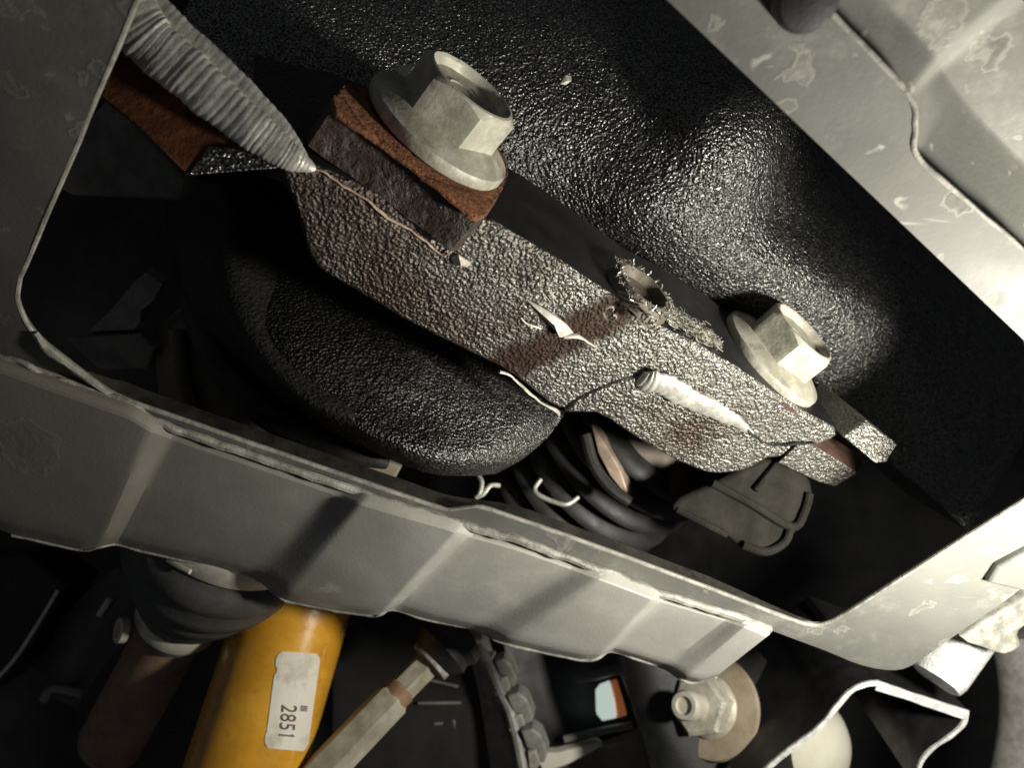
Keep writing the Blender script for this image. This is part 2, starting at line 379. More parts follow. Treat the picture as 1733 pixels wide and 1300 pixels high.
# pressed panel with steps
HI, LO = .0056, .0022
colsA = [((-160, 560), (-130, 860), HI), ((-60, 592), (-30, 885), HI), ((0, 612), (20, 905), HI), ((130, 660), (90, 920), HI), ((225, 694), (138, 931), HI), ((258, 716), (168, 926), HI),
         ((296, 731), (197, 920), LO), ((330, 744), (240, 932), LO), ((450, 785), (350, 957), LO), ((578, 829), (430, 976), LO), ((618, 843), (478, 1014), HI), ((640, 850), (510, 1022), HI), ((700, 868), (570, 1034), HI), ((762, 886), (628, 1042), HI), ((779, 893), (644, 1040), HI),
         ((803, 901), (668, 1031), LO), ((880, 922), (720, 1048), LO), ((978, 957), (806, 1066), LO), ((1024, 974), (850, 1088), HI), ((1060, 988), (930, 1106), HI), ((1098, 1003), (985, 1117), HI), ((1111, 1009), (1010, 1115), HI),
         ((1124, 1013), (1034, 1102), LO), ((1180, 1030), (1080, 1116), LO), ((1234, 1046), (1123, 1130), LO), ((1266, 1056), (1155, 1151), HI), ((1290, 1066), (1180, 1156), HI), ((1303, 1074), (1212, 1146), HI)]
rows = []
for t_ in (0, .06, .3, .6, .93, 1):
    rows.append([PL(a[0]+(b[0]-a[0])*t_, a[1]+(b[1]-a[1])*t_, h+.002*t_-(.002 if t_ == 0 else .0022 if t_ == 1 else 0)) for a, b, h in colsA])
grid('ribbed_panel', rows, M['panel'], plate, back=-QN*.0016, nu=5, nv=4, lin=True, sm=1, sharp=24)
bot = [PL(b[0], b[1], h+.002-.0027) for a, b, h in colsA[2:]]
tube('hem', spline(bot, 5), .0007, M['rim'], plate, seg=8, jit=.0003, js=260)
top = [PL(a[0], a[1]-1, h-.0026) for a, b, h in colsA[2:]]
tube('scraped_edge', spline([(PL(a[0], a[1]-5, .0012)) for a, b, h in colsA[1:]], 5), .0013, M['rim'], plate, seg=8, jit=.0008, js=200)
# curled lip left of the panel
tube('curled_lip', spline([PL(*p) for p in ((-40, 590, .001), (0, 604, .0014), (45, 616, .002), (80, 640, .0022), (120, 648, .0018), (150, 660, .0012), (178, 668, .0008))], 5), .0009, M['rim'], plate, seg=8, jit=.0004)
tube('torn_edge', spline([PL(*p) for p in ((58, 566, .0004), (90, 598, .0009), (130, 625, .0012), (160, 648, .001), (184, 668, .0006), (205, 682, .0004))], 5), .0010, M['rim'], plate, seg=8, jit=.0006)
# recessed field beyond the opening, upper right
h1, h2 = -.0085, -.0140
rb = [[(1200, -300, 0), (1330, -330, h1), (1345, -345, h1), (1700, -700, h1)],
      [(1411, 26, 0), (1488, -4, h1), (1500, -18, h1), (1640, -150, h1)],
      [(1500, 120, 0), (1556, 66, h1), (1568, 52, h1), (1700, -55, h1)],
      [(1536, 157, 0), (1584, 100, h1), (1595, 88, h1), (1716, -14, h1)],
      [(1539, 172, 0), (1590, 118, h2), (1601, 107, h2), (1730, -2, h2)],
      [(1552, 264, 0), (1612, 150, h2), (1625, 140, h2), (1765, 30, h2)],
      [(1562, 274, 0), (1640, 185, h2), (1652, 176, h2), (1800, 60, h2)],
      [(1633, 340, 0), (1700, 248, h2), (1712, 238, h2), (1880, 120, h2)],
      [(1733, 425, 0), (1765, 312, h2), (1780, 300, h2), (1950, 200, h2)],
      [(1920, 600, 0), (1950, 480, h2), (1965, 470, h2), (2150, 380, h2)]]
rb = [[(r_[0][0]-14, r_[0][1]+14, -.0021), (r_[0][0]-5, r_[0][1]+5, -.0020)]+r_[1:] for r_ in rb]
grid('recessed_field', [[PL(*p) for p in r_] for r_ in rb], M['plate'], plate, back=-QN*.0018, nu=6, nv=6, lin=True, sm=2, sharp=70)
tube('crease', spline([PL(*p) for p in ((1300, -100, -.0005), (1411, 26, -.0005), (1536, 157, -.0003), (1549, 215, 0), (1553, 264, 0), (1633, 340, -.0005), (1733, 425, -.0005), (1900, 580, -.0005))], 6), .0006, M['rim'], plate, seg=8, jit=.0002, js=120)
lathe('dark_disc', PL(1358, -8, 0), QN, [(.0058, -.002), (.0058, .003), (.0048, .0055), (.002, .006)], M['black'], plate, seg=32)  # black round disc raised on the plate
# raised pad at the right end
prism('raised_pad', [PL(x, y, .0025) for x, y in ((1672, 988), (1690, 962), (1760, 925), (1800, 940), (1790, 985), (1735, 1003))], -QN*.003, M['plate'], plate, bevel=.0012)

# ================================================================ bracket
br = thing('bracket', BB, 'long welded bracket in crinkled black coating carrying both flange bolts', 'bracket')
fp = [(470, 262), (520, 278), (640, 330), (745, 395), (800, 376), (832, 376), (870, 399), (960, 450), (1035, 499), (1100, 545), (1180, 584), (1250, 625), (1330, 680), (1395, 716), (1420, 738), (1385, 756), (1325, 776), (1290, 780), (1255, 792), (1220, 797), (1180, 785), (1120, 757), (1060, 722), (1010, 696), (965, 697), (930, 685), (890, 652), (850, 626), (760, 581), (680, 541), (600, 494), (552, 466), (526, 440), (512, 400), (498, 350), (476, 300)]
fq = px(fp, 2)
A = [G(*p) for p in fq]
A = [p+nz(p, 60, .0006) for p in A]
arm = prism('arm', A, -g*.038, M['wrinkle'], br, bevel=.0042, seg=5, sharp=40)
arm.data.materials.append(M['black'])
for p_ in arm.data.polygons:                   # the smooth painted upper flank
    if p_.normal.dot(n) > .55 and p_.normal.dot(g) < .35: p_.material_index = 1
gp = px([(958, 700), (985, 676), (1040, 652), (1085, 640), (1130, 655), (1200, 690), (1262, 722), (1322, 768), (1300, 776), (1262, 796), (1215, 803), (1178, 795), (1118, 767), (1055, 728), (1008, 700)], 2)
prism('gusset', [G(*p, .0014) for p in gp], -g*.012, M['wrinkle'], br, bevel=.0022, seg=4, sharp=40)
# tabs at the tip
def tab(front, back, mat, bev=.0008):
    return prism2('tab', front, back, mat, br, bevel=bev, seg=2)
fr = [G(x, y, .0016) for x, y in ((1316, 784), (1350, 752), (1374, 752), (1430, 786), (1449, 803), (1412, 825), (1381, 815))]
bk = [v+Vector((.0085, .014, .0035)) for v in fr]
tb = prism2('tab', fr, bk, M['wrinkle'], br, bevel=.0008, seg=2)
tb.data.materials.append(M['dark_oxide'])
for p_ in tb.data.polygons:
    if p_.normal.dot(n) > .3 and p_.normal.dot(g) < .5: p_.material_index = 1
fr = [U(x, y, d) for x, y, d in ((1429, 741, .2565), (1466, 712, .2585), (1495, 733, .2595), (1520, 753, .2600), (1500, 784, .2585), (1482, 785, .2575))]
tab(fr, [v+Vector((-.003, .03, .012)) for v in fr], M['wrinkle'])
# spacer block under the first bolt
def N_(x, y, off=0.): return hit(x, y, P1+n*off, n)
tp = px([(561, 181), (564, 150), (592, 138), (640, 150), (740, 170), (840, 240), (862, 285), (856, 325), (832, 364), (812, 372), (766, 338), (702, 288), (628, 231)], 2)
def inset(poly, k):
    c0 = sum(poly, Vector())/len(poly); return [p+(c0-p).normalized()*k for p in poly]
T = [N_(*p, -.0012) for p in tp]
prism('spacer_block', [p+nz(p, 150, .0006) for p in inset(T, .0008)], -n*.0110, M['block'], br, bevel=.0012, seg=3)
T2 = spline(inset([N_(*p, .0002) for p in tp], .0012), 4, True)
prism('rust_layer', [p+nz(p, 200, .0006)+nz(p, 900, .00018) for p in T2], -n*.0014, M['rust'], br, bevel=.0005, seg=2, both=True)
tube('cracked_seam', spline([G(*p) for p in ((525, 283, .0003), (552, 293, .0006), (575, 312, .0006), (620, 338, .0006), (655, 368, .0006), (690, 386, .0006), (722, 410, .0006), (750, 432, .0006), (768, 420, .001), (785, 400, .002), (806, 376, .003))], 6), lerp_list([.0004, .0003, .00025, .0003, .0004, .00022, .00028, .00025, .0003, .0003, .0002], 6), M['hair'], br, seg=6, jit=.0004, js=500)
# weld beads
def weld(path, rads, ripples, name='weld_bead', mat='weld', amp=.04, flat=.48, upv=None):
    n_ = max(80, ripples*6); k = max(2, n_//(len(path)-1))
    pts = spline(path, k); rr = lerp_list(rads, k); out = []
    for i, r in enumerate(rr):
        ph = i/len(rr)*ripples+.35*noise.noise(Vector((i*.05, 3, 0)))
        fr_ = ph % 1
        out.append(r*(1-amp+amp*1.2*math.sin(min(fr_*1.15, 1)*math.pi)**.7*(.4+.9*random.Random(int(ph)*7+3).random())+.10*noise.noise(Vector((i*.05, 0, 1)))+.03*noise.noise(Vector((i*.7, 5, 1)))))
    vs, fs = tube_data(pts, out, 36, flat, 0, 300, upv)
    for i in range(len(pts)):                       # ripples bow towards the end of the run
        d = (pts[min(i+1, len(pts)-1)]-pts[max(i-1, 0)]).normalized()
        for k in range(36):
            q = vs[i*36+k]; off = (q-pts[i]).length/max(max(rads), 1e-6); cb = math.cos(2*math.pi*k/36)
            vs[i*36+k] = q+d*(cb*cb*out[i]*.12)+nz(q, 420, .00010)+nz(q, 150, .0004)
    return link(name, vs, fs, M[mat], br, sharp=80)
wp = [(190, -40, .172), (235, 45, .173), (285, 98, .174), (345, 150, .175), (410, 205, .176), (462, 245, .177), (500, 270, .178), (532, 287, .1795)]
weld([U(x, y, d) for x, y, d in wp], [.0064, .0062, .0058, .0053, .0047, .0039, .0030, .0006], 40, upv=Vector((0, 1, 0)))
wp2 = [(215, -60, .174), (268, 12, .175), (318, 62, .176), (365, 105, .177), (415, 155, .178), (462, 205, .179), (500, 250, .180), (520, 278, .1805)]
weld([U(x, y, d) for x, y, d in wp2], [.0030, .0030, .0030, .0028, .0026, .0026, .0020, .0006], 32, upv=Vector((0, 1, 0)))
weld([G(*p) for p in ((1083, 636, .001), (1096, 645, .0022), (1125, 652, .0026), (1160, 672, .0024), (1200, 690, .0022), (1230, 706, .002), (1258, 722, .0014), (1276, 738, .0004))], [.0018, .0042, .0040, .0038, .0036, .0028, .0016, .0005], 19, mat='weld', amp=.13, flat=.40, upv=g)
tube('cracked_seam', spline([G(*p) for p in ((1262, 724, .0016), (1300, 752, .002), (1330, 752, .0012), (1380, 750, .001))], 8), .0004, M['black'], br, seg=6, jit=.0006, js=400)
# bare flakes
def chip(pts, mat='chip', parent=br, th=.0006, lift=.0016):
    c0 = sum(pts, Vector())/len(pts); rows_ = [p+nz(p, 400, .0003) for p in pts]
    m = len(pts); vs = [p for p in rows_]+[c0+g*lift]+[p-g*th for p in rows_]+[c0-g*th]
    fs = []
    for i in range(m):
        j = (i+1) % m; fs += [[i, j, m], [m+1+j, m+1+i, 2*m+1], [i, m+1+i, m+1+j, j]]
    return link('bare_flake', vs, fs, M[mat], parent, sharp=25)
chip([G(*p) for p in ((891, 507, .0002), (915, 520, .0012), (943, 537, .002), (960, 551, .0014), (974, 569, .0004), (947, 571, .0022), (938, 557, .0016), (925, 541, .0006))])
tube('peeled_edge', spline([G(*p) for p in ((955, 570, .0012), (975, 569, .001), (988, 575, .0008), (1000, 584, .0006), (1013, 591, .0003))], 4), lerp_list([.0008, .0007, .0004, .0003, .0001], 4), M['chip'], br, seg=6, jit=.0003)
tube('peeled_edge', spline([G(*p) for p in ((881, 538, .0003), (890, 547, .0006), (905, 553, .0005), (915, 556, .0001))], 4), .0003, M['chip'], br, seg=6, jit=.0003)
chip([G(*p) for p in ((764, 437, .0004), (776, 432, .0012), (797, 446, .0006), (792, 453, .0003), (770, 449, .001))])
tube('peeled_edge', spline([G(*p) for p in ((845, 628, -.001), (866, 639, -.002), (890, 660, -.002), (915, 681, -.002), (940, 694, -.002), (946, 702, -.002), (942, 708, -.002))], 5), lerp_list([.0005, .0003, .0005, .0004, .0006, .0004, .0002], 5), M['chip'], br, seg=6, jit=.0004, js=350)
# drilled hole with torn burr on the upper face
ed = (G(1180, 584)-G(1035, 499)).normalized(); tn = ed.cross(-g).normalized()
if tn.dot(n) < 0: tn = -tn
hc = G(1090, 530)-g*.0085
hole = thing('drilled_hole', (0, 0, 0), None, None); bpy.data.objects.remove(hole)
lathe('drilled_hole', hc, tn, [(.0108, -.001), (.0100, .0020), (.0090, .0034), (.0082, .0034), (.0078, .0016), (.0070, .0006)], M['brown_gray'], br, seg=48, rfun=lambda t, i: 1+.10*noise.noise(Vector((3*math.cos(t), 3*math.sin(t), i*.6))))
bur = []
for k in range(190):
    a = random.uniform(0, 6.283); r = random.uniform(.0084, .0108)
    p = hc+tn*random.uniform(.001, .003)+(ed*math.cos(a)-g*math.sin(a))*r
    pts = [p]; d = Vector((random.gauss(0, 1), random.gauss(0, 1), random.gauss(0, 1))).normalized()*.6+tn*.6
    for q in range(4):
        d = (d+Vector((random.gauss(0, 1), random.gauss(0, 1), random.gauss(0, 1)))*.5).normalized(); pts.append(pts[-1]+d*random.uniform(.0003, .0007))
    bur.append(tube_data(pts, random.uniform(.00010, .00026), 4))
o = many('burr', bur, M['shaving'], br); tag(o, kind='stuff')
# loose shavings beside the hole
sh = []
for k in range(900):
    u = random.random()**1.1; c0 = hc+ed*(.009+.022*u)+g*(.0010-random.gauss(0, .0026)*(1-.45*u))+tn*(.0002+abs(random.gauss(0, .0007)))
    pts = [c0]; d = (ed+nz(c0, 700, .7)).normalized()
    ax = Vector((random.gauss(0, 1), random.gauss(0, 1), random.gauss(0, 1))).normalized(); w_ = random.uniform(-.9, .9)
    for q in range(5):
        d = (Matrix.Rotation(w_, 3, ax) @ d).normalized(); d = (d-tn*d.dot(tn)*.6).normalized(); pts.append(pts[-1]+d*random.uniform(.0003, .0008))
    sh.append(tube_data(pts, random.uniform(.00007, .00017), 4))
for c0x, c0y in ((1098, 545), (1106, 548), (1094, 538), (1031, 530), (1186, 570), (1128, 512)):
    c1 = hit(c0x, c0y, hc+tn*.0015, tn); pts = []
    for q in range(16):
        a = q*.55; pts.append(c1+(ed*math.cos(a)+tn*math.sin(a))*.0014+g*(.0003*q-.002))
    sh.append(tube_data(pts, .00032, 5))
o = many('metal_shavings', sh, M['shaving'], None, base=hc+ed*.018)
tag(o, 'curly steel shavings heaped beside the drilled hole on the black bracket', 'shavings', kind='stuff')

# ================================================================ bolts
def bolt(P, ax, deg, label):
    b = thing('flange_bolt', P, label, 'bolt', 'flange bolts on the bracket')
    m = M['zinc']
    fl = [(.0190, 0), (.0196, .0003), (.0199, .0009), (.0199, .0028), (.0196, .0034), (.0189, .0037), (.0160, .0050), (.0145, .0056), (.0120, .0058)]
    lathe('flange', P, ax, fl, M['zinc_dirty'], b, seg=96, sharp=30, rfun=lambda t, i: 1+.004*noise.noise(Vector((4*math.cos(t), 4*math.sin(t), i))))
    ap = .0120; rc = .0121; H = .0157; seg = 96
    AX, a, c = frame(ax); fd = g*math.cos(math.radians(deg))+e*math.sin(math.radians(deg)); rot = math.atan2(fd.dot(c), fd.dot(a)); vs = []; fs = []; rings = []
    for j in range(9):
        for s in range(seg):
            t = 2*math.pi*s/seg; ph = ((t+math.pi/6) % (math.pi/3))-math.pi/6
            rh = min(ap/math.cos(ph), .01375); ht = H-max(0, rh-rc)*.75
            r, h = [(rh, .0052), (rh, .0085), (rh, ht-.0003), (rh-.0003, ht), (rc, H), (rc-.0007, H+.0002), (rc-.0014, H-.0004), (.0098, H-.0022), (.0050, H-.0024)][j]
            tt = t+rot; v = P+AX*h+(a*math.cos(tt)+c*math.sin(tt))*r
            vs.append(v+nz(v, 250, .00012))
    for j in range(8):
        for s in range(seg):
            q = (s+1) % seg; fs.append([j*seg+s, j*seg+q, (j+1)*seg+q, (j+1)*seg+s])
    fs.append([s for s in range(seg)][::-1]); fs.append([8*seg+s for s in range(seg)])
    link('hex_head', vs, fs, m, b, sharp=22)
    # raised grade mark in the dish of the head
    mk = [tube_data([P+AX*(H-.0023)+(a*math.cos(t)+c*math.sin(t))*.0036+a*.002 for t in [x*.3 for x in range(22)]], .00022, 5), tube_data([P+AX*(H-.0023)-a*.004+c*.002, P+AX*(H-.0023)-a*.004-c*.003], .00022, 5)]
    many('grade_mark', mk, m, b)
    return b
b1 = bolt(P1+n*.0006, n, -21, 'zinc flange bolt seated on the rusty spacer block')
Q2 = G(1335, 690)
P2 = Q2-g*.0215
b2 = bolt(P2+n*.0006, n, -5, 'zinc flange bolt near the tabbed tip of the bracket')
lathe('rust_ring', P2-n*.0002, n, [(.0198, -.001), (.0222, -.0002), (.0217, .0006), (.0195, .0010)], M['dark_oxide'], b2, seg=64, rfun=lambda t, i: 1+.03*noise.noise(Vector((5*math.cos(t), 5*math.sin(t), 2+i))))
chip([U(667, 117, .187), U(680, 111, .1865), U(700, 109, .187), U(690, 126, .1858), U(684, 129, .1855)], parent=b1, th=.0004, lift=.0006)
tube('curled_flake', spline([U(1240, 545, .292), U(1252, 522, .289), U(1270, 518, .286), U(1288, 530, .284), U(1300, 545, .284)], 5), lerp_list([.0008, .0016, .0022, .0022, .001], 5), M['weld'], b2, seg=10, flat=.4, sharp=60)

# ================================================================ rusty channel at the left
ch = thing('channel_iron', U(300, 200, .215), 'rust brown steel channel under the long weld at the left edge', 'channel')
f = [U(x, y, d) for x, y, d in ((150, 60, .180), (215, 75, .180), (300, 150, .180), (352, 205, .180), (392, 248, .179), (350, 255, .1775), (312, 296, .1755), (240, 225, .1765), (165, 165, .177))]
prism('web', f, Vector((.002, .02, .008)), M['oxide'], ch, bevel=.0012)
f = [U(x, y, d) for x, y, d in ((312, 297, .1755), (350, 248, .1772), (392, 250, .178), (432, 262, .1785), (470, 285, .179), (430, 288, .1775), (380, 292, .1765))]
prism('coated_end', f, Vector((.002, .02, .008)), M['cast'], ch, bevel=.0008)
f = [U(x, y, d) for x, y, d in ((60, 300, .27), (180, 165, .25), (310, 300, .245), (300, 340, .25), (120, 330, .27))]
sp = prism('backing_plate', f, Vector((0, .01, .003)), M['cast_grey'], ch, bevel=.002)

# ================================================================ casting behind the bracket
hs = thing('housing', U(1100, 250, .26), 'big black crinkle coated cast housing rising behind the bolts', 'housing')
rows = [[(250, 130, .235), (380, 200, .238), (600, 310, .248), (880, 350, .262), (1050, 450, .270), (1230, 550, .284), (1400, 690, .306), (1640, 900, .35)],
        [(300, 40, .238), (420, 110, .238), (650, 170, .244), (935, 270, .250), (1105, 380, .2435), (1250, 490, .263), (1440, 610, .290), (1690, 820, .35)],
        [(350, -60, .246), (470, 0, .246), (730, 40, .252), (1010, 170, .2475), (1165, 310, .2375), (1290, 425, .2555), (1480, 545, .285), (1730, 750, .36)],
        [(420, -180, .262), (540, -120, .262), (830, -90, .270), (1095, 70, .256), (1262, 215, .2315), (1350, 370, .275), (1530, 500, .305), (1770, 690, .38)],
        [(500, -320, .29), (620, -260, .29), (920, -220, .30), (1190, -20, .30), (1390, 110, .272), (1450, 300, .33), (1620, 420, .37), (1860, 600, .42)]]
grid('shell', [Us(r_) for r_ in rows], M['cast'], hs, back=Vector((0, .06, .01)), nu=14, nv=14, jit=.0012, jscale=35, sharp=80)
chip([U(948, 141, .2375), U(957, 127, .237), U(967, 128, .237), U(968, 136, .237), U(958, 143, .2375)], parent=hs, th=.0005, lift=.0006)
# brown cheek between the long weld and the spacer block
grid('cheek', [Us(r_) for r_ in [[(430, 90, .215), (500, 110, .209), (580, 130, .207), (640, 160, .215)], [(430, 170, .21), (500, 180, .201), (570, 190, .199), (620, 220, .206)], [(440, 240, .205), (500, 260, .194), (560, 275, .192), (620, 300, .20)], [(450, 300, .203), (510, 315, .193), (570, 330, .192), (640, 350, .20)]]], M['cast_brown'], hs, back=Vector((0, .02, .006)), nu=8, nv=8, sharp=80)

# ================================================================ knuckle bulge below the bracket
kn = thing('knuckle', U(700, 650, .24), 'black rounded knuckle casting with bowl shaped end below the bracket', 'knuckle')
rows = [[(290, 270, .29), (380, 285, .27), (520, 420, .275), (680, 520, .276), (820, 590, .285), (905, 640, .288), (968, 686, .29)],
        [(280, 350, .29), (380, 390, .270), (510, 500, .253), (660, 590, .247), (800, 655, .255), (890, 695, .261), (948, 712, .278)],
        [(290, 450, .28), (375, 490, .254), (490, 590, .236), (635, 675, .236), (775, 720, .238), (862, 740, .246), (925, 742, .268)],
        [(315, 530, .28), (388, 572, .256), (490, 662, .238), (612, 730, .228), (735, 774, .226), (825, 782, .238), (886, 776, .264)],
        [(345, 560, .30), (410, 610, .28), (510, 695, .262), (606, 752, .252), (712, 798, .246), (790, 806, .252), (840, 802, .270)]]
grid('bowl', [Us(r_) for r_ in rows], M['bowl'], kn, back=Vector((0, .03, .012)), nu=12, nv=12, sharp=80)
grid('shoulder', [Us(r_) for r_ in [[(300, 300, .28), (380, 330, .262), (470, 410, .268), (530, 480, .268)], [(300, 440, .268), (375, 480, .246), (470, 570, .240), (560, 640, .238)], [(330, 540, .266), (390, 575, .245), (490, 665, .230), (600, 715, .227)], [(352, 565, .284), (415, 622, .264), (515, 703, .250), (612, 758, .243)]]], M['matte_black'], kn, back=Vector((0, .02, .008)), nu=8, nv=8, sharp=80)
tube('seal_ring', spline(Us([(335, 400, .285), (345, 520, .28), (380, 610, .272), (440, 685, .266), (520, 737, .262), (600, 766, .258), (655, 782, .262)]), 8), lerp_list([.0075, .0075, .0068, .0060, .005, .004, .0025], 8), M['rubber'], kn, seg=16, sharp=80)
bt = thing('dust_boot', U(400, 680, .32), 'dusty grey rubber boot disc seen through the opening lower left', 'boot')
grid('boot_face', [Us(r_) for r_ in [[(262, 560, .31), (320, 540, .30), (400, 560, .30)], [(266, 640, .305), (330, 640, .296), (440, 680, .296)], [(276, 720, .31), (360, 740, .30), (520, 770, .296)], [(300, 800, .33), (420, 840, .32), (640, 840, .31)]]], M['brown_gray'], bt, back=Vector((0, .02, .01)), nu=8, nv=8, sharp=80)
tube('boot_fold', spline(Us([(300, 560, .297), (308, 640, .294), (335, 710, .296), (400, 790, .30)]), 6), .003, M['brown_gray'], bt, seg=12)
hsd = thing('heat_shield', U(220, 530, .30), 'small folded pale grey metal shield in the dark left corner of the opening', 'heat shield')
prism('flap', Us([(148, 562, .31), (185, 528, .306), (222, 482, .30), (245, 462, .296), (272, 480, .296), (262, 506, .297), (240, 522, .30), (238, 548, .302), (226, 560, .304)]), Vector((0, .006, .003)), M['plastic'], hsd, bevel=.0008)
tube('flap_edge', Us([(274, 480, .2955), (258, 508, .2965), (240, 522, .299)]), .0006, M['rim'], hsd, seg=6)
prism('folded_foot', Us([(110, 574, .31), (236, 566, .302), (262, 590, .30), (250, 625, .31), (170, 630, .315)]), Vector((0, .008, .003)), M['cast_grey'], hsd, bevel=.0015)
cs = thing('stay_bracket', U(640, 795, .29), 'short beige stay bracket peeping out under the rounded knuckle', 'bracket')
prism('tongue', Us([(575, 783, .285), (610, 786, .285), (640, 775, .285), (680, 790, .285), (665, 818, .285), (620, 812, .285)]), Vector((0, .006, .002)), M['tan'], cs, bevel=.001)
prism('bright_sliver', Us([(560, 783, .2835), (600, 786, .2835), (606, 797, .2835), (590, 799, .2835)]), Vector((0, .002, 0)), M['cream'], cs, bevel=.0004)  # pale piece standing in for daylight showing through a gap

# ================================================================ things seen through the opening, right
bel = thing('bellows', U(1030, 800, .36), 'black ribbed rubber bellows in the shade behind the bracket', 'bellows')
pr = [(.018, -.03)]
for k in range(6):
    h = -.028+k*.0105; pr += [(.036, h), (.040, h+.002), (.0405, h+.0045), (.036, h+.0075), (.0335, h+.009)]
pr.append((.020, .036))
lathe('convolutes', U(1035, 770, .335), Vector((-.55, .52, -.60)).normalized(), pr, M['rubber'], bel, seg=72, sharp=60)
prism('copper_strip', Us([(x, y, .286) for x, y in ((1000, 718), (1010, 730), (1028, 757), (1050, 794), (1065, 838), (1058, 838), (1032, 806), (1012, 768))]), Vector((.002, .004, .001)), M['copper'], bel, bevel=.0006)
tube('strip_frame', spline(Us([(990, 735, .286), (1004, 785, .285), (1032, 825, .284), (1066, 850, .2835)]), 6), .0022, M['rubber'], bel, seg=10)
tube('hose_stub', spline(Us([(1030, 728, .30), (1075, 762, .297), (1120, 778, .297), (1150, 772, .298)]), 5), lerp_list([.0035, .0045, .005, .003], 5), M['brown_gray'], bel, seg=16)
hr = thing('wire_clip', U(940, 835, .30), 'bent steel wire clip hooked in front of the black bellows', 'clip')
tube('wire', spline(Us([(915, 812, .297), (905, 828, .295), (915, 840, .294), (945, 852, .293), (962, 853, .293), (978, 842, .295)]), 5), .0009, M['weld'], hr, seg=10)
hr2 = thing('forked_clip', U(825, 830, .29), 'forked steel wire clip below the bowl shaped knuckle end', 'clip')
tube('wire', spline(Us([(805, 800, .292), (815, 815, .29), (812, 835, .289), (805, 843, .289)]), 5), .0009, M['weld'], hr2, seg=10)
tube('prong', spline(Us([(846, 822, .291), (830, 822, .29), (818, 836, .289), (806, 842, .289)]), 5), .0009, M['weld'], hr2, seg=10)
ec = thing('end_casting', U(1270, 860, .33), 'dark grey ribbed end casting hanging below the bracket tip', 'casting')
bp = px([(1205, 822), (1260, 792), (1325, 772), (1372, 818), (1372, 858), (1350, 902), (1300, 938), (1255, 930), (1225, 905), (1180, 880), (1138, 868), (1150, 845)], 2)
prism('body', [U(x, y, .272+.00004*(x-1250)) for x, y in bp], Vector((.004, .03, .01)), M['end_alloy'], ec, bevel=.005, seg=4)
tube('rib', spline([U(x, y, d) for x, y, d in ((1205, 818, .2703), (1270, 852, 0.2718), (1340, 892, 0.2743), (1362, 866, 0.2753), (1370, 835, 0.2758))], 5), .0015, M['end_alloy'], ec, seg=10)
tube('rib', spline([U(x, y, d) for x, y, d in ((1338, 893, 0.2743), (1328, 918, 0.2738), (1296, 934, 0.2728), (1256, 922, 0.2713))], 5), .0015, M['end_alloy'], ec, seg=10)
tube('rib', Us([(1318, 780, 0.2738), (1278, 830, 0.2718)]), .0011, M['end_alloy'], ec, seg=8)
tube('rib', Us([(1145, 862, .2683), (1230, 906, 0.2708)]), .0012, M['end_alloy'], ec, seg=8)
# low ridge under the black web at far right
# ================================================================ things below the plate
# drive boot
A0 = U(386, 893, .284); AXB = Vector((-.50, .42, -.72)).normalized()
db = thing('axle_boot', A0, 'dusty black ribbed axle boot with pale band clamps below the plate', 'boot')
pr = [(.029, -.0135), (.0315, -.0125), (.0315, -.004), (.0335, -.002), (.0345, .003), (.0325, .007), (.0312, .009), (.0318, .012), (.0300, .0165), (.0272, .0185), (.0270, .021), (.0245, .026), (.0215, .028), (.0210, .030), (.0185, .0345), (.0150, .0365), (.0150, .045), (.011, .046)]
lathe('bellows', A0, AXB, [(a, b*1.25) for a, b in pr], M['boot'], db, seg=80, sharp=60)
def ring(name, P, ax, r, h, th, mat, parent):
    lathe(name, P, ax, [(r-.001, 0), (r+th, 0), (r+th+.0002, .0004), (r+th+.0002, h-.0004), (r+th, h), (r-.001, h)], mat, parent, seg=80, sharp=40)
ring('large_clamp', A0-AXB*.0158, AXB, .0315, .0095, .0010, M['clamp'], db)
ring('small_clamp', A0+AXB*.0475, AXB, .0150, .0062, .0008, M['clamp'], db)
tube('clamp_tongue', spline([U(285, 948, .2525), U(305, 960, .2505), U(322, 968, .2495)], 4), .0009, M['clamp'], db, seg=8)
lathe('clamp_ear', U(214, 1068, .294), Vector((-.6, -.6, .2)), [(.002, 0), (.0045, .0005), (.0045, .003), (.003, .0035), (.0025, .001)], M['clamp'], db, seg=20)
tube('shaft', [A0+AXB*.03, A0+AXB*.06, A0+AXB*.14], [.0125, .0125, .0135], M['shaft'], db, seg=32)
# yellow damper
sh_ = thing('damper', U(440, 1200, .29), 'yellow painted shock absorber tube with a white paper label', 'shock absorber')
CA = U(520, 960, .315); CB = U(385, 1400, .285); CAX = (CB-CA).normalized(); CR = .0215
tube('tube', [CA, CB], CR, M['yellow'], sh_, seg=96, sharp=60)
def cyl(x, y, r):
    d = ray(x, y); m0 = d-CAX*d.dot(CAX); o0 = -CA+CAX*CA.dot(CAX)
    a = m0.dot(m0); b = 2*m0.dot(o0); c = o0.dot(o0)-r*r
    D = max(0, b*b-4*a*c); return d*((-b-math.sqrt(D))/(2*a))
LC = [(469, 1103), (543, 1108), (520, 1273), (448, 1267)]
def lab(u, v, r=CR+.00035):
    x = (1-v)*((1-u)*LC[0][0]+u*LC[1][0])+v*((1-u)*LC[3][0]+u*LC[2][0]); y = (1-v)*((1-u)*LC[0][1]+u*LC[1][1])+v*((1-u)*LC[3][1]+u*LC[2][1])
    return cyl(x, y, r)
vs = []; fs = []; NU, NV = 16, 28
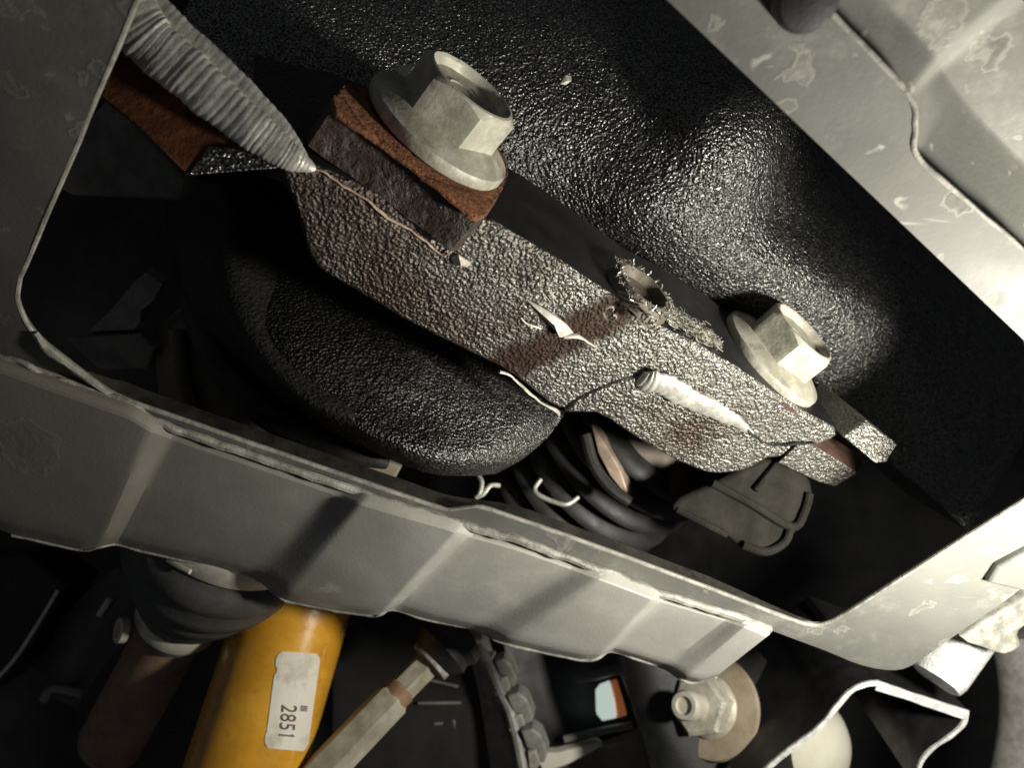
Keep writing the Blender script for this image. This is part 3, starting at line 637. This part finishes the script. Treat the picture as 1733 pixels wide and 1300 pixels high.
for i in range(NU+1):
    for j in range(NV+1):
        u, v = i/NU, j/NV
        e0 = .10*max(0, 1-v*14)**2+.10*max(0, 1-(1-v)*14)**2; u2 = e0+(1-2*e0)*u
        u2 += (.05 if v < .22 else 0)*(1-u)*(1 if v > .16 else 0) - .02*(1-u)*(v > .84)
        vs.append(lab(u2, v, CR+.00035+.00012*noise.noise(Vector((u*4, v*8, 0)))))
for i in range(NU):
    for j in range(NV):
        q = [i*(NV+1)+j, (i+1)*(NV+1)+j, (i+1)*(NV+1)+j+1, i*(NV+1)+j+1]; fs.append(q)
nn = len(vs); vs += [v-Vector((0, -.0002, 0)) for v in vs]
fs += [[x+nn for x in q[::-1]] for q in fs[:]]
lb = link('paper_label', vs, fs, M['label'], sh_, sharp=80)
def text_mesh(s):
    cu = bpy.data.curves.new('digits', 'FONT'); cu.body = s; cu.size = 1; cu.resolution_u = 3
    ob = bpy.data.objects.new('digits', cu); C.objects.link(ob)
    bpy.context.view_layer.update()
    me = bpy.data.meshes.new_from_object(ob.evaluated_get(bpy.context.evaluated_depsgraph_get()))
    vs = [v.co.copy() for v in me.vertices]; fs = [list(p.vertices) for p in me.polygons]
    bpy.data.objects.remove(ob); bpy.data.meshes.remove(me); return vs, fs
tv, tf = text_mesh('2851')
tv += [Vector(p) for p in ()]; x0 = min(v.x for v in tv); x1 = max(v.x for v in tv); y1 = max(v.y for v in tv)
pts = []
for v in tv:
    a = (v.x-x0)/(x1-x0); b = v.y/y1
    X = 477.5-5.5*a+26*b; Y = 1193+53*a+2.5*b; pts.append(cyl(X, Y, CR+.00065))
o0 = len(pts); pts += [cyl(x, y, CR+.00065) for x, y in ((498.5, 1248.3), (495.5, 1243.5), (494, 1244.6), (496.3, 1248.1))]; tf.append([o0, o0+1, o0+2, o0+3])
link('printed_number', pts, tf, M['ink'], lb, smooth=False)
pts = []; tf = []
for k in range(3):
    for a, b, c, d in ((0, 2.4*k+k*.9, 11, 2.4), ):
        o0 = len(pts); pts += [cyl(510+p-.12*q, 1195+q, CR+.00065) for p, q in ((a, b), (a+c, b+1), (a+c, b+d+1), (a, b+d))]; tf.append([o0, o0+1, o0+2, o0+3])
link('printed_mark', pts, tf, M['ink'], lb, smooth=False)
# tie rod
tr = thing('tie_rod', U(670, 1190, .30), 'passivated steel tie rod with hex adjuster running down from the plate', 'tie rod')
def hexbar(name, a, b, r, mat, rot=0, seg=6):
    d = (b-a); lathe(name, a, d, [(r*.86, 0), (r, .0012), (r, d.length-.0012), (r*.86, d.length)], mat, tr, seg=seg, rot=rot, sharp=20)
a1, a2, a3, a4 = U(800, 1060, .315), U(738, 1110, .309), U(668, 1180, .301), U(520, 1335, .284)
hexbar('rod', a1, a2+(a3-a2)*.2, .0068, M['tan'], .2, 24)
hexbar('flat_sleeve', a2, a3, .0054, M['brass'], .3, 6)
hexbar('collar', a2+(a3-a2)*.78, a3+(a4-a3)*.05, .0058, M['shaft'], 0, 28)
hexbar('adjuster', a3, a4, .0072, M['brass'], .3, 6)
lathe('rubber_gaiter', U(765, 1080, .311), a3-a2, [(.006, -.006), (.0125, -.004), (.0135, .000), (.0118, .003), (.0125, .006), (.0100, .0095), (.0082, .011)], M['rubber'], tr, seg=40)
ring('gaiter_clip', U(735, 1113, .3085), a3-a2, .0078, .003, .0008, M['rim'], tr)
# black moulded panel with raised marks, clips on its edge
mp_ = thing('moulded_panel', U(730, 1200, .37), 'black moulded plastic panel behind the tie rod with faint raised marks', 'panel')
prism('face', Us([(560, 1050, .38), (800, 1040, .372), (820, 1110, .37), (840, 1180, .366), (870, 1330, .36), (560, 1330, .37)]), Vector((0, .01, 0)), M['dark'], mp_, bevel=.002)
grid('bevelled_edge', [Us(r_) for r_ in [[(790, 1080, .370), (800, 1130, .368), (815, 1200, .364), (835, 1340, .358)], [(812, 1080, .364), (828, 1140, .361), (850, 1215, .357), (880, 1340, .351)], [(822, 1080, .370), (842, 1140, .367), (866, 1215, .363), (892, 1340, .357)]]], M['plastic'], mp_, back=Vector((0, .008, 0)), nu=6, nv=5)
for q in (((735, 1226), (750, 1225)), ((768, 1219), (770, 1236)), ((760, 1247), (775, 1246)), ((732, 1257), (745, 1256)), ((793, 1256), (806, 1254)), ((728, 1152), (776, 1163)), ((708, 1191), (780, 1190))):
    pa, pb = [U(x, y, .3685-.00002*(x-700)) for x, y in q]; tube('raised_mark', [pa, pb], .0007, M['plastic'], mp_, seg=6)
def edge_clip(cx, cy, d, s, label):
    c_ = thing('edge_clip', U(cx, cy, d), label, 'clip', 'clips along the moulded panel edge')
    b = [(-16, -22), (0, -28), (14, -18), (24, 8), (18, 24), (6, 22), (8, 6), (-8, 2)]
    prism('clip_body', [U(cx+x*s, cy+y*s, d) for x, y in b], Vector((.001, .008, .001)), M['plastic'], c_, bevel=.0012)
    q = [(-34, -26), (-20, -30), (-4, -6), (6, 30), (-8, 34), (-20, 4)]
    prism('latch', [U(cx+x*s, cy+y*s, d+.004) for x, y in q], Vector((.001, .006, .001)), M['rim'], c_, bevel=.0008)
    prism('tooth', [U(cx+x*s, cy+y*s, d-.001) for x, y in ((-6, 8), (6, 4), (12, 26), (4, 38), (-4, 30))], Vector((.001, .005, .001)), M['rim'], c_, bevel=.0006)
edge_clip(852, 1142, .352, .95, 'grey plastic edge clip closest to the tie rod gaiter')
edge_clip(876, 1205, .346, 1.15, 'middle grey plastic edge clip on the panel')
edge_clip(900, 1266, .340, 1.15, 'lowest grey plastic edge clip near the frame bottom')
rl = thing('seam_rail', U(880, 1280, .345), 'thin grey rail running down beside the plastic edge clips', 'rail')
tube('strip', spline(Us([(800, 1088, .36), (825, 1120, .356), (845, 1165, .352), (868, 1220, .347), (892, 1340, .338)]), 6), .0026, M['plastic'], rl, seg=10)
# dark duct and marker lens
du = thing('duct', U(960, 1180, .42), 'glossy black duct panel between the edge clips and the washer stack', 'duct')
grid('wall', [Us(r_) for r_ in [[(850, 1080, .40), (950, 1090, .41), (1080, 1090, .42)], [(870, 1160, .395), (960, 1165, .405), (1080, 1160, .42)], [(890, 1230, .39), (970, 1235, .40), (1080, 1225, .41)], [(900, 1285, .40), (980, 1275, .405), (1080, 1245, .415)]]], M['black'], du, back=Vector((0, .02, 0)), nu=6, nv=6)
tube('upper_lip', Us([(972, 1148, .395), (1010, 1142, .394), (1050, 1132, .393)]), .0026, M['plastic'], du, seg=10)
tube('lower_lip', Us([(955, 1252, .39), (1010, 1240, .389), (1070, 1228, .388)]), .0018, M['plastic'], du, seg=10)
ln = thing('marker_lens', U(1035, 1188, .39), 'small lens half white and half orange set in the black duct', 'lens')
prism('white_half', Us([(1010, 1176, .392), (1018, 1166, .392), (1034, 1160, .391), (1041, 1190, .391), (1044, 1217, .391), (1020, 1222, .392), (1011, 1212, .392)]), Vector((0, .006, 0)), M['glass_white'], ln, bevel=.001)
prism('orange_half', Us([(1036, 1160, .3905), (1046, 1158, .3905), (1056, 1190, .3905), (1061, 1212, .3905), (1046, 1217, .3905), (1042, 1190, .3905)]), Vector((0, .006, 0)), M['orange'], ln, bevel=.0006)
fr_ = thing('floor_rail', U(1020, 1290, .42), 'brown grey sill rail along the bottom edge below the lens', 'rail')
prism('rail_face', Us([(930, 1300, .40), (1000, 1272, .40), (1090, 1246, .40), (1140, 1340, .39), (930, 1350, .39)]), Vector((0, .02, .0)), M['brown_gray'], fr_, bevel=.002)
prism('pale_edge', Us([(905, 1276, .385), (945, 1275, .385), (1012, 1258, .385), (1020, 1264, .385), (960, 1296, .385), (920, 1310, .385)]), Vector((0, .006, .0)), M['cream'], fr_, bevel=.0008)
# washer stack
wa = thing('bush_bolt', U(1198, 1195, .33), 'stud with hex nut and large tan washer below the plate corner', 'nut')
WA = Vector((-.60, -.72, .30)).normalized(); WP = U(1200, 1196, .335)
lathe('large_washer', WP, WA, [(.0175, -.0035), (.0210, -.003), (.0215, -.0015), (.0208, 0), (.0175, .0004), (.009, .0004)], M['tan'], wa, seg=64, sharp=40)
lathe('nut_flange', WP+WA*.0004, WA, [(.0122, 0), (.0128, .001), (.0115, .0026), (.0105, .003)], M['zinc_dirty'], wa, seg=48, sharp=40)
lathe('hex_nut', WP+WA*.0025, WA, [(.0115, 0), (.0126, .0008), (.0126, .0080), (.0110, .0092)], M['zinc_dirty'], wa, seg=6, rot=.35, sharp=20)
lathe('stud', WP+WA*.011, WA, [(.0054, 0), (.0054, .007), (.0060, .0075), (.0060, .0112), (.0052, .0126), (.0036, .0126), (.0033, .0112)], M['clamp'], wa, seg=40, sharp=35)
bs = thing('rubber_bush', U(1120, 1220, .35), 'black curved rubber bush behind the tan washer', 'bush')
grid('sleeve', [Us(r_) for r_ in [[(1048, 1110, .345), (1065, 1180, .342), (1090, 1250, .338), (1110, 1340, .334)], [(1090, 1100, .338), (1110, 1180, .335), (1140, 1255, .332), (1190, 1340, .328)], [(1180, 1100, .342), (1230, 1180, .340), (1280, 1240, .338), (1300, 1340, .335)], [(1270, 1090, .355), (1330, 1160, .352), (1350, 1240, .35), (1380, 1340, .35)]]], M['black'], bs, back=Vector((0, .03, 0)), nu=6, nv=6)
# bump stop
bsn = thing('bump_stop', U(1340, 1260, .37), 'cream rounded rubber bump stop half hidden by the sheet hanger', 'bump stop')
vs = []; R0 = .0265; c0 = U(1338, 1262, .365); fs = []
lathe('pad', c0+Vector((0, .02, 0)), Vector((0, -1, 0)), [(R0*math.cos(x), .02+R0*.8*math.sin(x)) for x in [-.5, -.2, .1, .3, .5, .7, .9, 1.1, 1.3, 1.5]], M['cream'], bsn, seg=56, sharp=70)
# folded sheet hanger
fh = thing('sheet_hanger', U(1500, 1200, .31), 'folded black sheet steel hanger with bright cut edges at lower right', 'hanger')
def sheet(path, th, vec):
    pts = spline(Us(path), 5); vs = []; fs = []; E = []; Ef = []
    for i, p in enumerate(pts):
        d = (pts[min(i+1, len(pts)-1)]-pts[max(i-1, 0)]).normalized(); nn = d.cross(Vector((0, 1, 0))).normalized()*th/2
        nn = nn+nz(p, 200, .0003)
        E += [p-nn, p+nn, p+nn+Vector((0, .0012, 0)), p-nn+Vector((0, .0012, 0))]
        nn = nn*.93; a = Vector((0, .0010, 0)); vs += [p-nn+a, p+nn+a, p+nn+vec, p-nn+vec]
    for i in range(len(pts)-1):
        for k in range(4): fs.append([i*4+k, i*4+(k+1) % 4, i*4+4+(k+1) % 4, i*4+4+k])
    m = len(vs); fs += [[3, 2, 1, 0], [m-4, m-3, m-2, m-1]]
    link('sheet', vs, fs, M['black'], fh, sharp=50); link('cut_edge', E, [list(q) for q in fs], M['bare'], fh, sharp=50)
sheet([(1255, 1345, .305), (1300, 1302, .302), (1345, 1265, .300), (1385, 1235, .298), (1415, 1200, .297), (1440, 1172, .297), (1465, 1160, .297), (1488, 1157, .297)], .0017, Vector((.004, .07, .012)))
sheet([(1484, 1161, .2972), (1530, 1176, .298), (1580, 1193, .299), (1638, 1212, .300)], .0034, Vector((-.004, .06, .016)))
sheet([(1637, 1208, .3003), (1632, 1226, .3006), (1612, 1246, .301), (1580, 1268, .302), (1560, 1292, .303), (1550, 1330, .304)], .0013, Vector((.004, .07, .012)))
# stub post
sp_ = thing('stub_post', U(1605, 1110, .29), 'scraped bright steel stub post sticking out below the plate corner', 'post')
tube('barrel', [U(1690, 1010, .300), U(1640, 1070, .295), U(1592, 1140, .290), U(1584, 1152, .2895)], [.0098, .0098, .0096, .0088], M['bare'], sp_, seg=40, jit=.0004, js=200, sharp=50)
# right lug
lg = thing('lug', U(1680, 1060, .28), 'pale painted steel lug with rounded end at the right edge', 'lug')
prism('ear', [U(x, y, .272) for x, y in px([(1625, 1080), (1680, 1046), (1722, 1018), (1760, 1010), (1770, 1060), (1735, 1062), (1722, 1078), (1728, 1096), (1700, 1110), (1662, 1098)], 2)], Vector((.002, .006, .003)), M['rim'], lg, bevel=.0012)
gt = thing('grey_pipe', U(1720, 1220, .33), 'wide grey pipe running down the right edge of the picture', 'pipe')
tube('pipe_wall', spline(Us([(1728, 1060, .335), (1748, 1120, .334), (1756, 1200, .333), (1750, 1280, .332), (1730, 1380, .331)]), 5), .0145, M['plastic'], gt, seg=40)
# dark beam lower left
bm_ = thing('subframe_beam', U(60, 1120, .36), 'black subframe beam with a thin bright edge at lower left', 'beam')
prism('beam', Us([(-120, 960, .36), (40, 940, .36), (110, 995, .355), (60, 1080, .352), (-10, 1170, .35), (-150, 1250, .35)]), Vector((0, .03, 0)), M['black'], bm_, bevel=.003)
tube('bright_sliver', spline(Us([(-30, 1172, .3495), (20, 1122, .350), (62, 1060, .352), (98, 1000, .354)]), 4), .0008, M['weld'], bm_, seg=8)
ar = thing('lower_arm', U(120, 1120, .38), 'black curved lower arm between the beam and the rusty shaft', 'arm')
grid('arm_shell', [Us(r_) for r_ in [[(60, 1130, .37), (120, 1030, .362), (200, 960, .36)], [(90, 1180, .362), (150, 1080, .352), (230, 1010, .35)], [(130, 1200, .37), (190, 1110, .362), (260, 1060, .36)]]], M['boot'], ar, back=Vector((0, .02, 0)), nu=6, nv=6)
tube('glint_edge', Us([(186, 1014, .351), (176, 1030, .351), (168, 1042, .351)]), .0014, M['clamp'], ar, seg=8)  # pale sliver put in as a glint on the arm
tube('lip', spline(Us([(75, 1185, .362), (90, 1165, .36), (140, 1175, .36)]), 4), .002, M['plastic'], ar, seg=8)
